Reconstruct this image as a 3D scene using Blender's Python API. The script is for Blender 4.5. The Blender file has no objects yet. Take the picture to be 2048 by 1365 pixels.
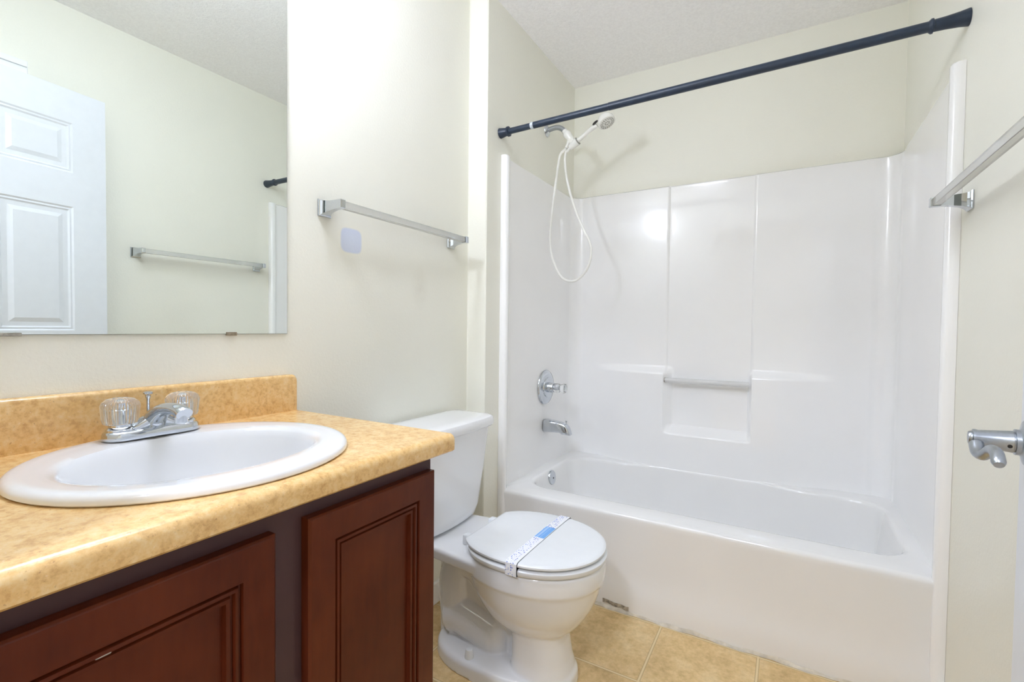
import bpy, bmesh, math, random
from mathutils import Vector, Matrix

random.seed(4)
PI = math.pi
S = bpy.context.scene
COL = S.collection

# ---------------------------------------------------------------- camera
F_PX = 943.95
cam_d = bpy.data.cameras.new('camera')
cam = bpy.data.objects.new('camera', cam_d)
COL.objects.link(cam)
cam_d.sensor_fit = 'HORIZONTAL'
cam_d.sensor_width = 36.0
cam_d.lens = 36.0 * F_PX / 2048.0
cam_d.clip_start = 0.01
CAM = Vector((1.1638, 0.0, 1.0732))
yaw, pitch, roll = math.radians(30.128), math.radians(-1.4857), math.radians(0.6654)
fw = Vector((-math.sin(yaw) * math.cos(pitch), math.cos(yaw) * math.cos(pitch), math.sin(pitch)))
rt = Vector((math.cos(yaw), math.sin(yaw), 0))
up = rt.cross(fw)
rt2 = rt * math.cos(roll) + up * math.sin(roll)
up2 = -rt * math.sin(roll) + up * math.cos(roll)
m3 = Matrix((rt2, up2, -fw)).transposed()
cam.matrix_world = Matrix.Translation(CAM) @ m3.to_4x4()
S.camera = cam

# ---------------------------------------------------------------- view, world, light levels
S.view_settings.view_transform = 'Standard'
S.view_settings.look = 'None'
S.view_settings.gamma = 1.0
S.view_settings.use_curve_mapping = False
S.view_settings.exposure = 0.13
w = bpy.data.worlds.new('world')
S.world = w
w.use_nodes = True
w.node_tree.nodes['Background'].inputs[0].default_value = (0.9, 0.95, 1.0, 1)
w.node_tree.nodes['Background'].inputs[1].default_value = 0.3
S.cycles.max_bounces = 14
S.cycles.diffuse_bounces = 10
S.cycles.glossy_bounces = 8
S.cycles.transmission_bounces = 12
S.cycles.caustics_reflective = False
S.cycles.caustics_refractive = False

GLOBE_STRENGTH = 122.0      # vanity globe above the mirror
HALL_FILL_POWER = 30.0           # unseen fill lamp added in the hall behind the camera

CEILING_FILL = 19.0         # added frosted fill lamp on the ceiling near the doorway end
COOL = (0.89, 0.955, 1.145)   # colour of the lamps

# ---------------------------------------------------------------- room dimensions (metres)
A = 0.089        # furred-out wall behind the tub fittings
W = 1.572        # right wall
H = 2.448
SY = 1.630       # where the left wall steps in
D = 2.534        # back wall
NY = 0.085       # inner face of the near wall
ZC = 0.846       # worktop
T = 1.745        # tub apron

# ---------------------------------------------------------------- helpers
def obj(name, bm_or_me, mat, parent=None, smooth=True):
    if isinstance(bm_or_me, bmesh.types.BMesh):
        me = bpy.data.meshes.new(name)
        bmesh.ops.recalc_face_normals(bm_or_me, faces=bm_or_me.faces[:])
        bm_or_me.to_mesh(me)
        bm_or_me.free()
    else:
        me = bm_or_me
    if mat is not None:
        me.materials.clear()
        me.materials.append(mat)
    o = bpy.data.objects.new(name, me)
    COL.objects.link(o)
    if parent is not None:
        o.parent = parent
        o.matrix_parent_inverse = Matrix.Translation(-parent.location)
    if smooth:
        for p in me.polygons:
            p.use_smooth = True
        me.set_sharp_from_angle(angle=math.radians(40))
    return o

def thing(name, label, cat, loc=(0, 0, 0), group=None):
    o = bpy.data.objects.new(name, None)
    COL.objects.link(o)
    o.location = loc
    o.empty_display_size = 0.05
    tag(o, label, cat, group)
    return o

def tag(o, label, cat, group=None):
    o['label'] = label
    o['category'] = cat
    if group:
        o['group'] = group
    return o

def struct(name, bm, mat, parent=None, smooth=False):
    o = obj(name, bm, mat, parent, smooth)
    if parent is None:
        o['kind'] = 'structure'
    return o

def add_box(bm, x0, x1, y0, y1, z0, z1, bevel=0.0, seg=2, mat=None):
    vs = [bm.verts.new(p) for p in ((x0, y0, z0), (x1, y0, z0), (x1, y1, z0), (x0, y1, z0),
                                    (x0, y0, z1), (x1, y0, z1), (x1, y1, z1), (x0, y1, z1))]
    fs = [bm.faces.new([vs[i] for i in f]) for f in ((0, 3, 2, 1), (4, 5, 6, 7), (0, 1, 5, 4), (1, 2, 6, 5), (2, 3, 7, 6), (3, 0, 4, 7))]
    if bevel > 0:
        es = list({e for f in fs for e in f.edges})
        r = bmesh.ops.bevel(bm, geom=es, offset=bevel, segments=seg, profile=0.5, affect='EDGES')
        vs = list({v for f in r['faces'] for v in f.verts} | {v for v in vs if v.is_valid})
    if mat is not None:
        bmesh.ops.transform(bm, matrix=mat, verts=[v for v in vs if v.is_valid])
    return vs

def box(x0, x1, y0, y1, z0, z1, bevel=0.0, seg=2):
    bm = bmesh.new()
    add_box(bm, x0, x1, y0, y1, z0, z1, bevel, seg)
    return bm

def loft(bm, rings, cap0=True, cap1=True, closed=True):
    """rings: lists of points, the same count each"""
    rv = [[bm.verts.new(p) for p in r] for r in rings]
    n = len(rv[0])
    for a, b in zip(rv, rv[1:]):
        for i in range(n if closed else n - 1):
            j = (i + 1) % n
            bm.faces.new((a[i], a[j], b[j], b[i]))
    if cap0 and closed:
        bm.faces.new(rv[0][::-1])
    if cap1 and closed:
        bm.faces.new(rv[-1])
    return rv

def lathe(bm, prof, origin, axis=(0, 0, 1), n=40, cap=True, rib=0.0, ribs=0):
    """prof: list of (radius, height) along the axis"""
    ax = Vector(axis).normalized()
    t = Vector((0, 0, 1)) if abs(ax.z) < 0.9 else Vector((1, 0, 0))
    u = ax.cross(t).normalized()
    v = ax.cross(u)
    o = Vector(origin)
    rings = []
    for r, h in prof:
        ring = []
        for i in range(n):
            a = 2 * PI * i / n
            rr = max(r, 1e-4)
            if ribs and r > 0:
                rr *= 1 + rib * math.cos(ribs * a)
            ring.append(o + ax * h + u * (rr * math.cos(a)) + v * (rr * math.sin(a)))
        rings.append(ring)
    return loft(bm, rings, cap, cap)

def smooth_path(pts, k=8):
    """Catmull-Rom through the points"""
    P = [Vector(p) for p in pts]
    P = [P[0] * 2 - P[1]] + P + [P[-1] * 2 - P[-2]]
    out = []
    for i in range(1, len(P) - 2):
        p0, p1, p2, p3 = P[i - 1:i + 3]
        for j in range(k):
            t = j / k
            out.append(0.5 * ((2 * p1) + (p2 - p0) * t + (2 * p0 - 5 * p1 + 4 * p2 - p3) * t * t + (3 * p1 - p0 - 3 * p2 + p3) * t ** 3))
    out.append(P[-2])
    return out

def tube(bm, pts, r, n=16, cap=True, flat=None):
    """r: number or list; flat=(axis, factor) squashes the section along an axis"""
    P = [Vector(p) for p in pts]
    R = r if isinstance(r, (list, tuple)) else [r] * len(P)
    tang = []
    for i in range(len(P)):
        a, b = P[max(i - 1, 0)], P[min(i + 1, len(P) - 1)]
        tang.append((b - a).normalized())
    t0 = tang[0]
    u = t0.cross(Vector((0, 0, 1)) if abs(t0.z) < 0.9 else Vector((1, 0, 0))).normalized()
    rings = []
    for p, t, rr in zip(P, tang, R):
        u = (u - t * u.dot(t)).normalized()
        v = t.cross(u)
        ring = []
        for i in range(n):
            a = 2 * PI * i / n
            d = u * (rr * math.cos(a)) + v * (rr * math.sin(a))
            if flat:
                f = Vector(flat[0]).normalized()
                d = d - f * d.dot(f) * (1 - flat[1])
            ring.append(p + d)
        rings.append(ring)
    return loft(bm, rings, cap, cap)

def rrect(x0, x1, y0, y1, r, z, n=8, m=10):
    """rounded rectangle ring, constant vertex count"""
    pts = []
    cs = [(x1 - r, y0 + r, -PI / 2), (x1 - r, y1 - r, 0), (x0 + r, y1 - r, PI / 2), (x0 + r, y0 + r, PI)]
    for k, (cx, cy, a0) in enumerate(cs):
        for i in range(n + 1):
            a = a0 + (PI / 2) * i / n
            pts.append(Vector((cx + r * math.cos(a), cy + r * math.sin(a), z)))
        nx, ny, na = cs[(k + 1) % 4]
        e = Vector((nx + r * math.cos(na), ny + r * math.sin(na), z))
        s = pts[-1].copy()
        for i in range(1, m):
            pts.append(s.lerp(e, i / m))
    return pts

def egg(xb, xf, cy, hw, z, n=56, eb=2.0, ef=2.0, mid=None):
    """egg outline: back at xb, front at xf, widest at mid"""
    if mid is None:
        mid = xb + (xf - xb) * 0.5
    pts = []
    for i in range(n):
        a = 2 * PI * i / n
        c, s = math.cos(a), math.sin(a)
        e = ef if c > 0 else eb
        ax = (xf - mid) if c > 0 else (mid - xb)
        x = mid + math.copysign(abs(c) ** (2 / e), c) * ax
        y = cy + math.copysign(abs(s) ** (2 / e), s) * hw
        pts.append(Vector((x, y, z)))
    return pts

def sstep(a, b, x):
    t = min(1.0, max(0.0, (x - a) / (b - a)))
    return t * t * (3 - 2 * t)

# ---------------------------------------------------------------- materials
class NT:
    def __init__(self, name):
        self.m = bpy.data.materials.new(name)
        self.m.use_nodes = True
        self.t = self.m.node_tree
        self.b = self.t.nodes['Principled BSDF']
    def n(self, typ, **kw):
        nd = self.t.nodes.new(typ)
        for k, v in kw.items():
            if k.startswith('_'):
                nd.inputs[k[1:].replace('_', ' ')].default_value = v
            else:
                setattr(nd, k, v)
        return nd
    def l(self, a, b):
        self.t.links.new(a, b)
    def coords(self, scale=1.0, rot=(0, 0, 0), loc=(0, 0, 0)):
        g = self.n('ShaderNodeNewGeometry')
        mp = self.n('ShaderNodeMapping')
        mp.inputs['Scale'].default_value = (scale,) * 3 if not isinstance(scale, tuple) else scale
        mp.inputs['Rotation'].default_value = rot
        mp.inputs['Location'].default_value = loc
        self.l(g.outputs['Position'], mp.inputs['Vector'])
        return mp.outputs[0]
    def noise(self, vec, scale, detail=4, rough=0.5):
        nd = self.n('ShaderNodeTexNoise')
        nd.inputs['Scale'].default_value = scale
        nd.inputs['Detail'].default_value = detail
        nd.inputs['Roughness'].default_value = rough
        self.l(vec, nd.inputs['Vector'])
        return nd.outputs['Fac']
    def ramp(self, fac, stops):
        nd = self.n('ShaderNodeValToRGB')
        cr = nd.color_ramp
        while len(cr.elements) < len(stops):
            cr.elements.new(0.5)
        for e, (p, c) in zip(cr.elements, stops):
            e.position = p
            e.color = (*c, 1)
        self.l(fac, nd.inputs[0])
        return nd.outputs[0]
    def math(self, op, a, b=None, clamp=False):
        nd = self.n('ShaderNodeMath', operation=op, use_clamp=clamp)
        for i, x in enumerate((a, b)):
            if x is None:
                continue
            if isinstance(x, (int, float)):
                nd.inputs[i].default_value = x
            else:
                self.l(x, nd.inputs[i])
        return nd.outputs[0]
    def vmath(self, op, a, b=None, out=0):
        nd = self.n('ShaderNodeVectorMath', operation=op)
        for i, x in enumerate((a, b)):
            if x is None:
                continue
            if isinstance(x, (tuple, list, Vector)):
                nd.inputs[i].default_value = tuple(x)
            else:
                self.l(x, nd.inputs[i])
        return nd.outputs[out]
    def mix(self, fac, a, b, blend='MIX'):
        nd = self.n('ShaderNodeMix', data_type='RGBA', blend_type=blend)
        for s, x in ((0, fac), (6, a), (7, b)):
            if isinstance(x, (int, float)):
                nd.inputs[s].default_value = x
            elif isinstance(x, tuple):
                nd.inputs[s].default_value = (*x, 1)
            else:
                self.l(x, nd.inputs[s])
        return nd.outputs[2]
    def bump(self, h, strength, dist=0.002):
        nd = self.n('ShaderNodeBump')
        nd.inputs['Strength'].default_value = strength
        nd.inputs['Distance'].default_value = dist
        self.l(h, nd.inputs['Height'])
        self.l(nd.outputs[0], self.b.inputs['Normal'])
    def set(self, color=None, rough=0.5, metal=0.0, coat=0.0, ior=1.5, trans=0.0, spec=0.5):
        b = self.b
        if isinstance(color, tuple):
            b.inputs['Base Color'].default_value = (*color, 1)
        elif color is not None:
            self.l(color, b.inputs['Base Color'])
        b.inputs['Roughness'].default_value = rough
        b.inputs['Metallic'].default_value = metal
        b.inputs['Coat Weight'].default_value = coat
        b.inputs['IOR'].default_value = ior
        b.inputs['Transmission Weight'].default_value = trans
        b.inputs['Specular IOR Level'].default_value = spec
        return self
    def capsule(self, p, a, b, r):
        """1 inside a capsule from a to b"""
        a, b = Vector(a), Vector(b)
        d = b - a
        pa = self.vmath('SUBTRACT', p, a)
        t = self.math('MULTIPLY', self.vmath('DOT_PRODUCT', pa, d, 1), 1 / d.length_squared, clamp=True)
        nd = self.n('ShaderNodeVectorMath', operation='SCALE')
        nd.inputs[0].default_value = tuple(d)
        self.l(t, nd.inputs['Scale'])
        q = self.vmath('DISTANCE', pa, nd.outputs[0], 1)
        return self.math('LESS_THAN', q, r)

def simple(name, color, rough, metal=0.0, coat=0.0, noise=0.0, ns=30.0, spec=0.5):
    t = NT(name)
    p = t.coords(1.0)
    f = t.noise(p, ns, 3)
    lo = tuple(max(0, c * (1 - noise)) for c in color)
    hi = tuple(min(1, c * (1 + noise)) for c in color)
    t.set(t.ramp(f, [(0.3, lo), (0.7, hi)]), rough, metal, coat, spec=spec)
    return t.m

def wall_paint(name, color, light_and_rub=False, bump=0.4):
    t = NT(name)
    p = t.coords(1.0)
    big = t.noise(p, 2.2, 3)
    c = t.ramp(big, [(0.3, tuple(x * 0.975 for x in color)), (0.7, color)])
    if light_and_rub:
        # reflected bluish light painted in under the towel bar, and a faint rubbed mark
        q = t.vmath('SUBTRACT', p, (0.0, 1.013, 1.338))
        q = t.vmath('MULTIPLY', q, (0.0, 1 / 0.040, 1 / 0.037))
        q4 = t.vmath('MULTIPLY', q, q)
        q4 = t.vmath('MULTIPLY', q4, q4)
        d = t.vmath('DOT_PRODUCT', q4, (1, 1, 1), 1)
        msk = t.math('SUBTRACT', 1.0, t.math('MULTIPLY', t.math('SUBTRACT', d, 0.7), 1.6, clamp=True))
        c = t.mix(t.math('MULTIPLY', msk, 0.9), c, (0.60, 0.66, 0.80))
        q = t.vmath('MULTIPLY', t.vmath('SUBTRACT', p, (0.0, 1.33, 1.22)), (0.0, 1 / 0.05, 1 / 0.09))
        d = t.vmath('LENGTH', q, None, 1)
        m2 = t.math('MULTIPLY', t.math('SUBTRACT', 1.0, d, clamp=True), t.noise(p, 40, 4))
        c = t.mix(t.math('MULTIPLY', m2, 0.35), c, (0.52, 0.47, 0.38))
    t.set(c, 0.42, spec=0.35)
    h = t.math('ADD', t.noise(p, 130, 2), t.math('MULTIPLY', t.noise(p, 420, 2), 0.4))
    t.bump(h, bump, 0.0016)
    return t.m

CREAM = (0.835, 0.83, 0.745)
M = {}
M['paint'] = wall_paint('cream_wall_paint', CREAM)
M['paint_left'] = wall_paint('cream_wall_paint_light_and_rub', CREAM, light_and_rub=True)
t = NT('ceiling_texture'); p = t.coords(1.0)
t.set(t.ramp(t.noise(p, 90, 5), [(0.35, (0.89, 0.885, 0.89)), (0.65, (0.945, 0.94, 0.945))]), 0.85, spec=0.2)
t.bump(t.math('ADD', t.noise(p, 110, 3, 0.6), t.noise(p, 260, 2)), 0.5, 0.004); M['ceiling'] = t.m
M['trim'] = simple('white_trim_paint', (0.84, 0.85, 0.86), 0.35, noise=0.02)
M['door'] = simple('white_door_paint', (0.72, 0.75, 0.79), 0.38, noise=0.015)
M['fiberglass'] = simple('white_fiberglass', (0.88, 0.88, 0.88), 0.13, coat=0.3, noise=0.012, ns=4)
M['tub'] = simple('tub_gelcoat', (0.815, 0.815, 0.81), 0.14, coat=0.3, noise=0.012, ns=4)
M['china'] = simple('white_vitreous_china', (0.79, 0.80, 0.815), 0.07, coat=0.4, noise=0.01, ns=6)
M['seat'] = simple('white_seat_plastic', (0.76, 0.785, 0.81), 0.22, noise=0.01)
M['chrome'] = simple('chrome', (0.62, 0.655, 0.70), 0.07, metal=1.0, noise=0.02)
M['nickel'] = simple('brushed_nickel', (0.43, 0.46, 0.50), 0.30, metal=1.0, noise=0.05, ns=200)
M['dark_hole'] = simple('dark_recess', (0.02, 0.02, 0.02), 0.6)
M['navy'] = simple('dark_blue_black_enamel', (0.016, 0.030, 0.056), 0.36, noise=0.15)
M['tape'] = simple('clear_tape', (0.55, 0.60, 0.66), 0.3, noise=0.25, ns=180)
M['white_plastic'] = simple('white_shower_plastic', (0.84, 0.84, 0.80), 0.25, noise=0.02)
M['grey_rubber'] = simple('grey_nozzle_rubber', (0.25, 0.25, 0.22), 0.6, noise=0.1)
M['brass_clip'] = simple('tarnished_clip', (0.30, 0.25, 0.18), 0.4, metal=0.4, noise=0.3, ns=200)
M['channel'] = simple('worn_mirror_channel', (0.34, 0.32, 0.28), 0.45, metal=0.3, noise=0.3, ns=150)
M['caulk'] = simple('dingy_caulk', (0.60, 0.55, 0.46), 0.7, noise=0.22, ns=35)
M['grey_strip'] = simple('peeling_grey_caulk', (0.36, 0.32, 0.26), 0.8, noise=0.5, ns=110)

t = NT('clear_acrylic'); p = t.coords(1.0)
t.set((0.90, 0.91, 0.90), 0.10, trans=0.72, ior=1.46); M['acrylic'] = t.m
t = NT('clear_knob_acrylic')
t.set((0.97, 0.98, 0.98), 0.05, trans=0.90, ior=1.46); M['knob'] = t.m
t = NT('mirror_silver')
t.set((0.88, 0.925, 0.90), 0.0, metal=1.0); M['mirror'] = t.m
M['mirror_edge'] = simple('mirror_glass_edge', (0.05, 0.09, 0.08), 0.15, noise=0.1)

t = NT('milky_acrylic')
t.set((0.86, 0.86, 0.85), 0.10, trans=0.35, ior=1.46); M['milky'] = t.m
# mottled tan laminate
t = NT('tan_laminate'); p = t.coords(1.0)
n1 = t.noise(p, 14, 6, 0.62)
n2 = t.noise(p, 75, 5, 0.7)
n3 = t.noise(p, 210, 3, 0.6)
c = t.ramp(n1, [(0.30, (0.63, 0.390, 0.135)), (0.5, (0.72, 0.485, 0.205)), (0.72, (0.78, 0.585, 0.300))])
c2 = t.ramp(n2, [(0.34, (0.47, 0.240, 0.075)), (0.5, (0.75, 0.48, 0.200)), (0.68, (0.82, 0.645, 0.37))])
c = t.mix(0.55, c, c2)
sp = t.math('MULTIPLY', t.math('SUBTRACT', 0.37, n3), 9.0, clamp=True)
c = t.mix(t.math('MULTIPLY', sp, 0.7), c, (0.34, 0.19, 0.09))
sp2 = t.math('MULTIPLY', t.math('SUBTRACT', n3, 0.66), 9.0, clamp=True)
c = t.mix(t.math('MULTIPLY', sp2, 0.5), c, (0.86, 0.76, 0.60))
t.set(c, 0.25, coat=0.12); t.bump(n3, 0.05, 0.001); M['laminate'] = t.m

# cherry stained wood
def wood(name, base, hi, vertical=True, chip=False, rough=0.3):
    t = NT(name)
    p = t.coords((9.0, 9.0, 1.4) if vertical else (9.0, 1.4, 9.0))
    q = t.coords(1.0)
    g = t.noise(p, 9, 5, 0.6)
    b = t.noise(q, 7, 3, 0.5)
    b2 = t.math('MULTIPLY', t.math('SUBTRACT', t.noise(q, 4.5, 4, 0.6), 0.36), 2.6, clamp=True)
    c = t.mix(t.math('MULTIPLY', t.math('ADD', g, b2), 0.42), base, hi)
    c = t.mix(t.math('MULTIPLY', b, 0.5), c, tuple(x * 0.6 for x in base))
    if chip:
        m = t.capsule(q, (0.5210, 0.2115, 0.7065), (0.5210, 0.2235, 0.7075), 0.0016)
        c = t.mix(m, c, (0.85, 0.80, 0.72))
    t.set(c, rough, coat=0.0, spec=0.22)
    return t.m
M['wood'] = wood('cherry_stained_door', (0.058, 0.0085, 0.0042), (0.21, 0.046, 0.013), chip=True)
M['wood_frame'] = wood('dark_cherry_frame', (0.085, 0.046, 0.050), (0.105, 0.055, 0.058), rough=0.3)

# sheet vinyl with a one-foot stone tile print
t = NT('stone_print_vinyl'); p = t.coords(1.0, loc=(-0.797, -1.422, 0))
q = t.vmath('MULTIPLY', p, (1 / 0.312, 1 / 0.312, 0))
sx = t.n('ShaderNodeSeparateXYZ'); t.l(q, sx.inputs[0])
row = t.math('FLOOR', sx.outputs[1])
xx = sx.outputs[0]
fx = t.math('ABSOLUTE', t.math('SUBTRACT', t.math('FRACT', t.math('ADD', xx, 0.5)), 0.5))
fy = t.math('ABSOLUTE', t.math('SUBTRACT', t.math('FRACT', t.math('ADD', sx.outputs[1], 0.5)), 0.5))
gx = t.math('LESS_THAN', t.math('MINIMUM', fx, fy), 0.010)
edge = t.math('LESS_THAN', t.math('ABSOLUTE', t.math('SUBTRACT', t.math('MINIMUM', fx, fy), 0.013)), 0.004)
cell = t.vmath('FLOOR', q)
wn = t.n('ShaderNodeTexWhiteNoise'); t.l(cell, wn.inputs[0])
n1 = t.noise(t.vmath('ADD', p, wn.outputs['Color']), 11, 8, 0.72)
n2 = t.noise(p, 60, 5, 0.7)
c = t.ramp(n1, [(0.30, (0.46, 0.30, 0.11)), (0.5, (0.72, 0.51, 0.225)), (0.68, (0.84, 0.66, 0.37))])
c = t.mix(0.35, c, t.ramp(n2, [(0.3, (0.32, 0.20, 0.085)), (0.6, (0.70, 0.52, 0.30))]))
c = t.mix(gx, c, (0.74, 0.60, 0.36))
c = t.mix(t.math('MULTIPLY', edge, 0.7), c, (0.42, 0.30, 0.15))
t.set(c, 0.4); t.bump(t.math('ADD', t.math('MULTIPLY', gx, -0.5), t.math('MULTIPLY', n2, 0.3)), 0.3, 0.002); M['vinyl'] = t.m

# printed paper band: blue dots and a blue label
t = NT('printed_paper_band'); p = t.coords(1.0)
v = t.n('ShaderNodeTexVoronoi'); v.inputs['Scale'].default_value = 150.0; v.voronoi_dimensions = '2D'
su = t.n('ShaderNodeSeparateXYZ'); t.l(p, su.inputs[0])
cu = t.n('ShaderNodeCombineXYZ'); t.l(su.outputs[0], cu.inputs[0]); t.l(t.math('ADD', su.outputs[1], su.outputs[2]), cu.inputs[1])
t.l(cu.outputs[0], v.inputs['Vector'])
vs_ = t.n('ShaderNodeSeparateXYZ'); t.l(v.outputs['Color'], vs_.inputs[0])
dot = t.math('LESS_THAN', v.outputs['Distance'], t.math('MULTIPLY', t.math('SUBTRACT', vs_.outputs[0], 0.12), 0.42))
sx = t.n('ShaderNodeSeparateXYZ'); t.l(p, sx.inputs[0])
px, py = sx.outputs[0], sx.outputs[1]
inx = t.math('LESS_THAN', px, 0.5335)
dot = t.math('MULTIPLY', dot, inx)
c = t.mix(dot, (0.84, 0.86, 0.90), (0.10, 0.17, 0.58))
lab = t.math('MULTIPLY', t.math('GREATER_THAN', py, 1.279), t.math('LESS_THAN', py, 1.366))
lab = t.math('MULTIPLY', lab, t.math('MULTIPLY', t.math('GREATER_THAN', px, 0.5085), t.math('LESS_THAN', px, 0.5415)))
c = t.mix(lab, c, (0.17, 0.40, 0.80))
# faint lighter printing on the label (not legible in the photograph)
fr = t.math('FRACT', t.math('MULTIPLY', py, 190.0))
ln = t.math('MULTIPLY', t.math('LESS_THAN', fr, 0.6), lab)
row1 = t.math('MULTIPLY', t.math('GREATER_THAN', px, 0.513), t.math('LESS_THAN', px, 0.520))
row2 = t.math('MULTIPLY', t.math('GREATER_THAN', px, 0.526), t.math('LESS_THAN', px, 0.5275))
c = t.mix(t.math('MULTIPLY', ln, t.math('ADD', row1, row2, clamp=True)), c, (0.55, 0.70, 0.92))
t.set(c, 0.6); M['paper'] = t.m

def emitter(name, color, strength):
    t = NT(name)
    t.b.inputs['Base Color'].default_value = (0.9, 0.9, 0.9, 1)
    t.b.inputs['Emission Color'].default_value = (*color, 1)
    t.b.inputs['Emission Strength'].default_value = strength
    return t.m

# ================================================================ ROOM SHELL
HX0, HX1, HY0 = -0.9, 2.5, -2.3       # hall behind the doorway
WT = 0.115
struct('floor', box(-0.12, W + 0.12, NY - WT, D + 0.12, -0.08, 0.0), M['vinyl'])
struct('ceiling', box(-0.12, W + 0.12, NY - WT, D + 0.12, H, H + 0.08), M['ceiling'])

# left wall, stepping in behind the tub fittings
bm = bmesh.new()
poly = [(-0.12, NY - WT), (0, NY - WT), (0, SY - 0.004), (0.004, SY), (A - 0.004, SY), (A, SY + 0.004), (A, D + 0.12), (-0.12, D + 0.12)]
loft(bm, [[Vector((x, y, 0)) for x, y in poly], [Vector((x, y, H)) for x, y in poly]])
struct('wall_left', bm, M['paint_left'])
struct('wall_back', box(A, W, D, D + 0.12, 0, H), M['paint'])
struct('wall_right', box(W, W + 0.12, NY - WT, D + 0.12, 0, H), M['paint'])
# near wall with the doorway the camera looks through
DX0, DX1, DZ = 0.535, 1.362, 2.06
bm = bmesh.new()
add_box(bm, 0.0, DX0, NY - WT, NY, 0, H)
add_box(bm, DX1, W, NY - WT, NY, 0, H)
add_box(bm, DX0, DX1, NY - WT, NY, DZ, H)
struct('wall_front', bm, M['paint'])
# hall behind
hall = bmesh.new()
struct('floor_hall', box(HX0, HX1, HY0, NY - WT, -0.08, 0.0), M['vinyl'])
struct('ceiling_hall', box(HX0, HX1, HY0, NY - WT, H, H + 0.08), M['ceiling'])
struct('wall_hall_back', box(HX0, HX1, HY0 - 0.1, HY0, 0, H), M['paint'])
struct('wall_hall_left', box(HX0 - 0.1, HX0, HY0, NY - WT, 0, H), M['paint'])
struct('wall_hall_right', box(HX1, HX1 + 0.1, HY0, NY - WT, 0, H), M['paint'])
bm = bmesh.new()
add_box(bm, HX0, -0.12, NY - WT, NY - WT + 0.1, 0, H)
add_box(bm, W + 0.12, HX1, NY - WT, NY - WT + 0.1, 0, H)
struct('wall_hall_front', bm, M['paint'])

# baseboards
def baseboard(name, x0, x1, y0, y1):
    struct(name, box(x0, x1, y0, y1, 0, 0.085, 0.004), M['trim'])
baseboard('baseboard_left', 0.0, 0.013, 0.79, SY)
baseboard('baseboard_jog', 0.013, A, SY - 0.013, SY)
baseboard('baseboard_right', W - 0.013, W, 0.75, T - 0.005)
# closet door casing on the right wall, behind the open door (its head shows in the mirror)
bm = bmesh.new()
def casing(bm, y0, y1, z0, z1):
    add_box(bm, W - 0.012, W, y0, y1, z0, z1, 0.003)
casing(bm, 0.635, 0.695, 0, 2.085)
add_box(bm, W - 0.019, W - 0.012, 0.668, 0.690, 0, 2.085, 0.002)
casing(bm, 0.12, 0.695, 2.085, 2.146)
add_box(bm, W - 0.019, W - 0.012, 0.12, 0.692, 2.119, 2.141, 0.002)
struct('trim_1', bm, M['trim'])

# ================================================================ DOOR (open into the room, along the right wall)
hx, hy = 1.3475, 0.098
dvec = Vector((1.4455 - hx, 0.908 - hy, 0))
DW = dvec.length
ang = math.atan2(dvec.x, dvec.y)          # rotation of +y towards +x
Rm = Matrix.Translation((hx, hy, 0)) @ Matrix.Rotation(-ang, 4, 'Z')
door_z0, door_z1 = 0.012, 2.040
bm = bmesh.new()
# local frame: y along the width from the hinge, x = depth (0 = face seen in the mirror, 0.035 = wall side)
def panel_rings(y0, y1, z0, z1, sgn, x):
    def ring(i, d):
        return [Vector((x + sgn * d, y0 + i, z0 + i)), Vector((x + sgn * d, y1 - i, z0 + i)), Vector((x + sgn * d, y1 - i, z1 - i)), Vector((x + sgn * d, y0 + i, z1 - i))]
    return [ring(i, d) for i, d in ((0, 0), (0.006, 0.0045), (0.012, 0.003), (0.018, 0.0075), (0.034, 0.0075), (0.050, 0.002), (0.056, 0.002))]
st = 0.115
pw = (DW - 3 * st) / 2
ycols = [(st, st + pw), (2 * st + pw, 2 * st + 2 * pw)]
zrows = [(0.24, 0.90), (1.045, 1.560), (1.700, 1.905)]
cy_ = sorted({0.0, DW} | {y for c in ycols for y in c})
cz_ = sorted({door_z0, door_z1} | {z for r in zrows for z in r})
for x, sgn in ((0.0, 1), (0.035, -1)):
    for i in range(len(cy_) - 1):
        for j in range(len(cz_) - 1):
            y0, y1, z0, z1 = cy_[i], cy_[i + 1], cz_[j], cz_[j + 1]
            if (y0, y1) in ycols and (z0, z1) in zrows:
                loft(bm, panel_rings(y0, y1, z0, z1, sgn, x), False, True)
            else:
                bm.faces.new([bm.verts.new((x, a, b)) for a, b in ((y0, z0), (y1, z0), (y1, z1), (y0, z1))])
for q in ([(0, 0, door_z0), (.035, 0, door_z0), (.035, 0, door_z1), (0, 0, door_z1)], [(0, DW, door_z0), (.035, DW, door_z0), (.035, DW, door_z1), (0, DW, door_z1)],
          [(0, 0, door_z0), (.035, 0, door_z0), (.035, DW, door_z0), (0, DW, door_z0)], [(0, 0, door_z1), (.035, 0, door_z1), (.035, DW, door_z1), (0, DW, door_z1)]):
    bm.faces.new([bm.verts.new(p) for p in q])
bmesh.ops.remove_doubles(bm, verts=bm.verts[:], dist=1e-5)
bmesh.ops.transform(bm, matrix=Rm, verts=bm.verts[:])
door = struct('door_1', bm, M['door'])
door['label'] = 'white six-panel door standing open along the right wall'
def DL(x, y, z):
    return Rm @ Vector((x, y, z))
HZ, HYL = 0.9345, DW - 0.060
nx = (DL(-1, 0, 0) - DL(0, 0, 0)).normalized()
bm = bmesh.new()
lathe(bm, [(0.031, 0.0004), (0.031, 0.004), (0.028, 0.008), (0.019, 0.010), (0.0165, 0.012), (0.0165, 0.0165), (0.015, 0.017)], DL(0, HYL, HZ), nx)
o = obj('rose', bm, M['nickel'], door); o['label'] = 'brushed nickel rose on the door'
bm = bmesh.new()
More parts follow.
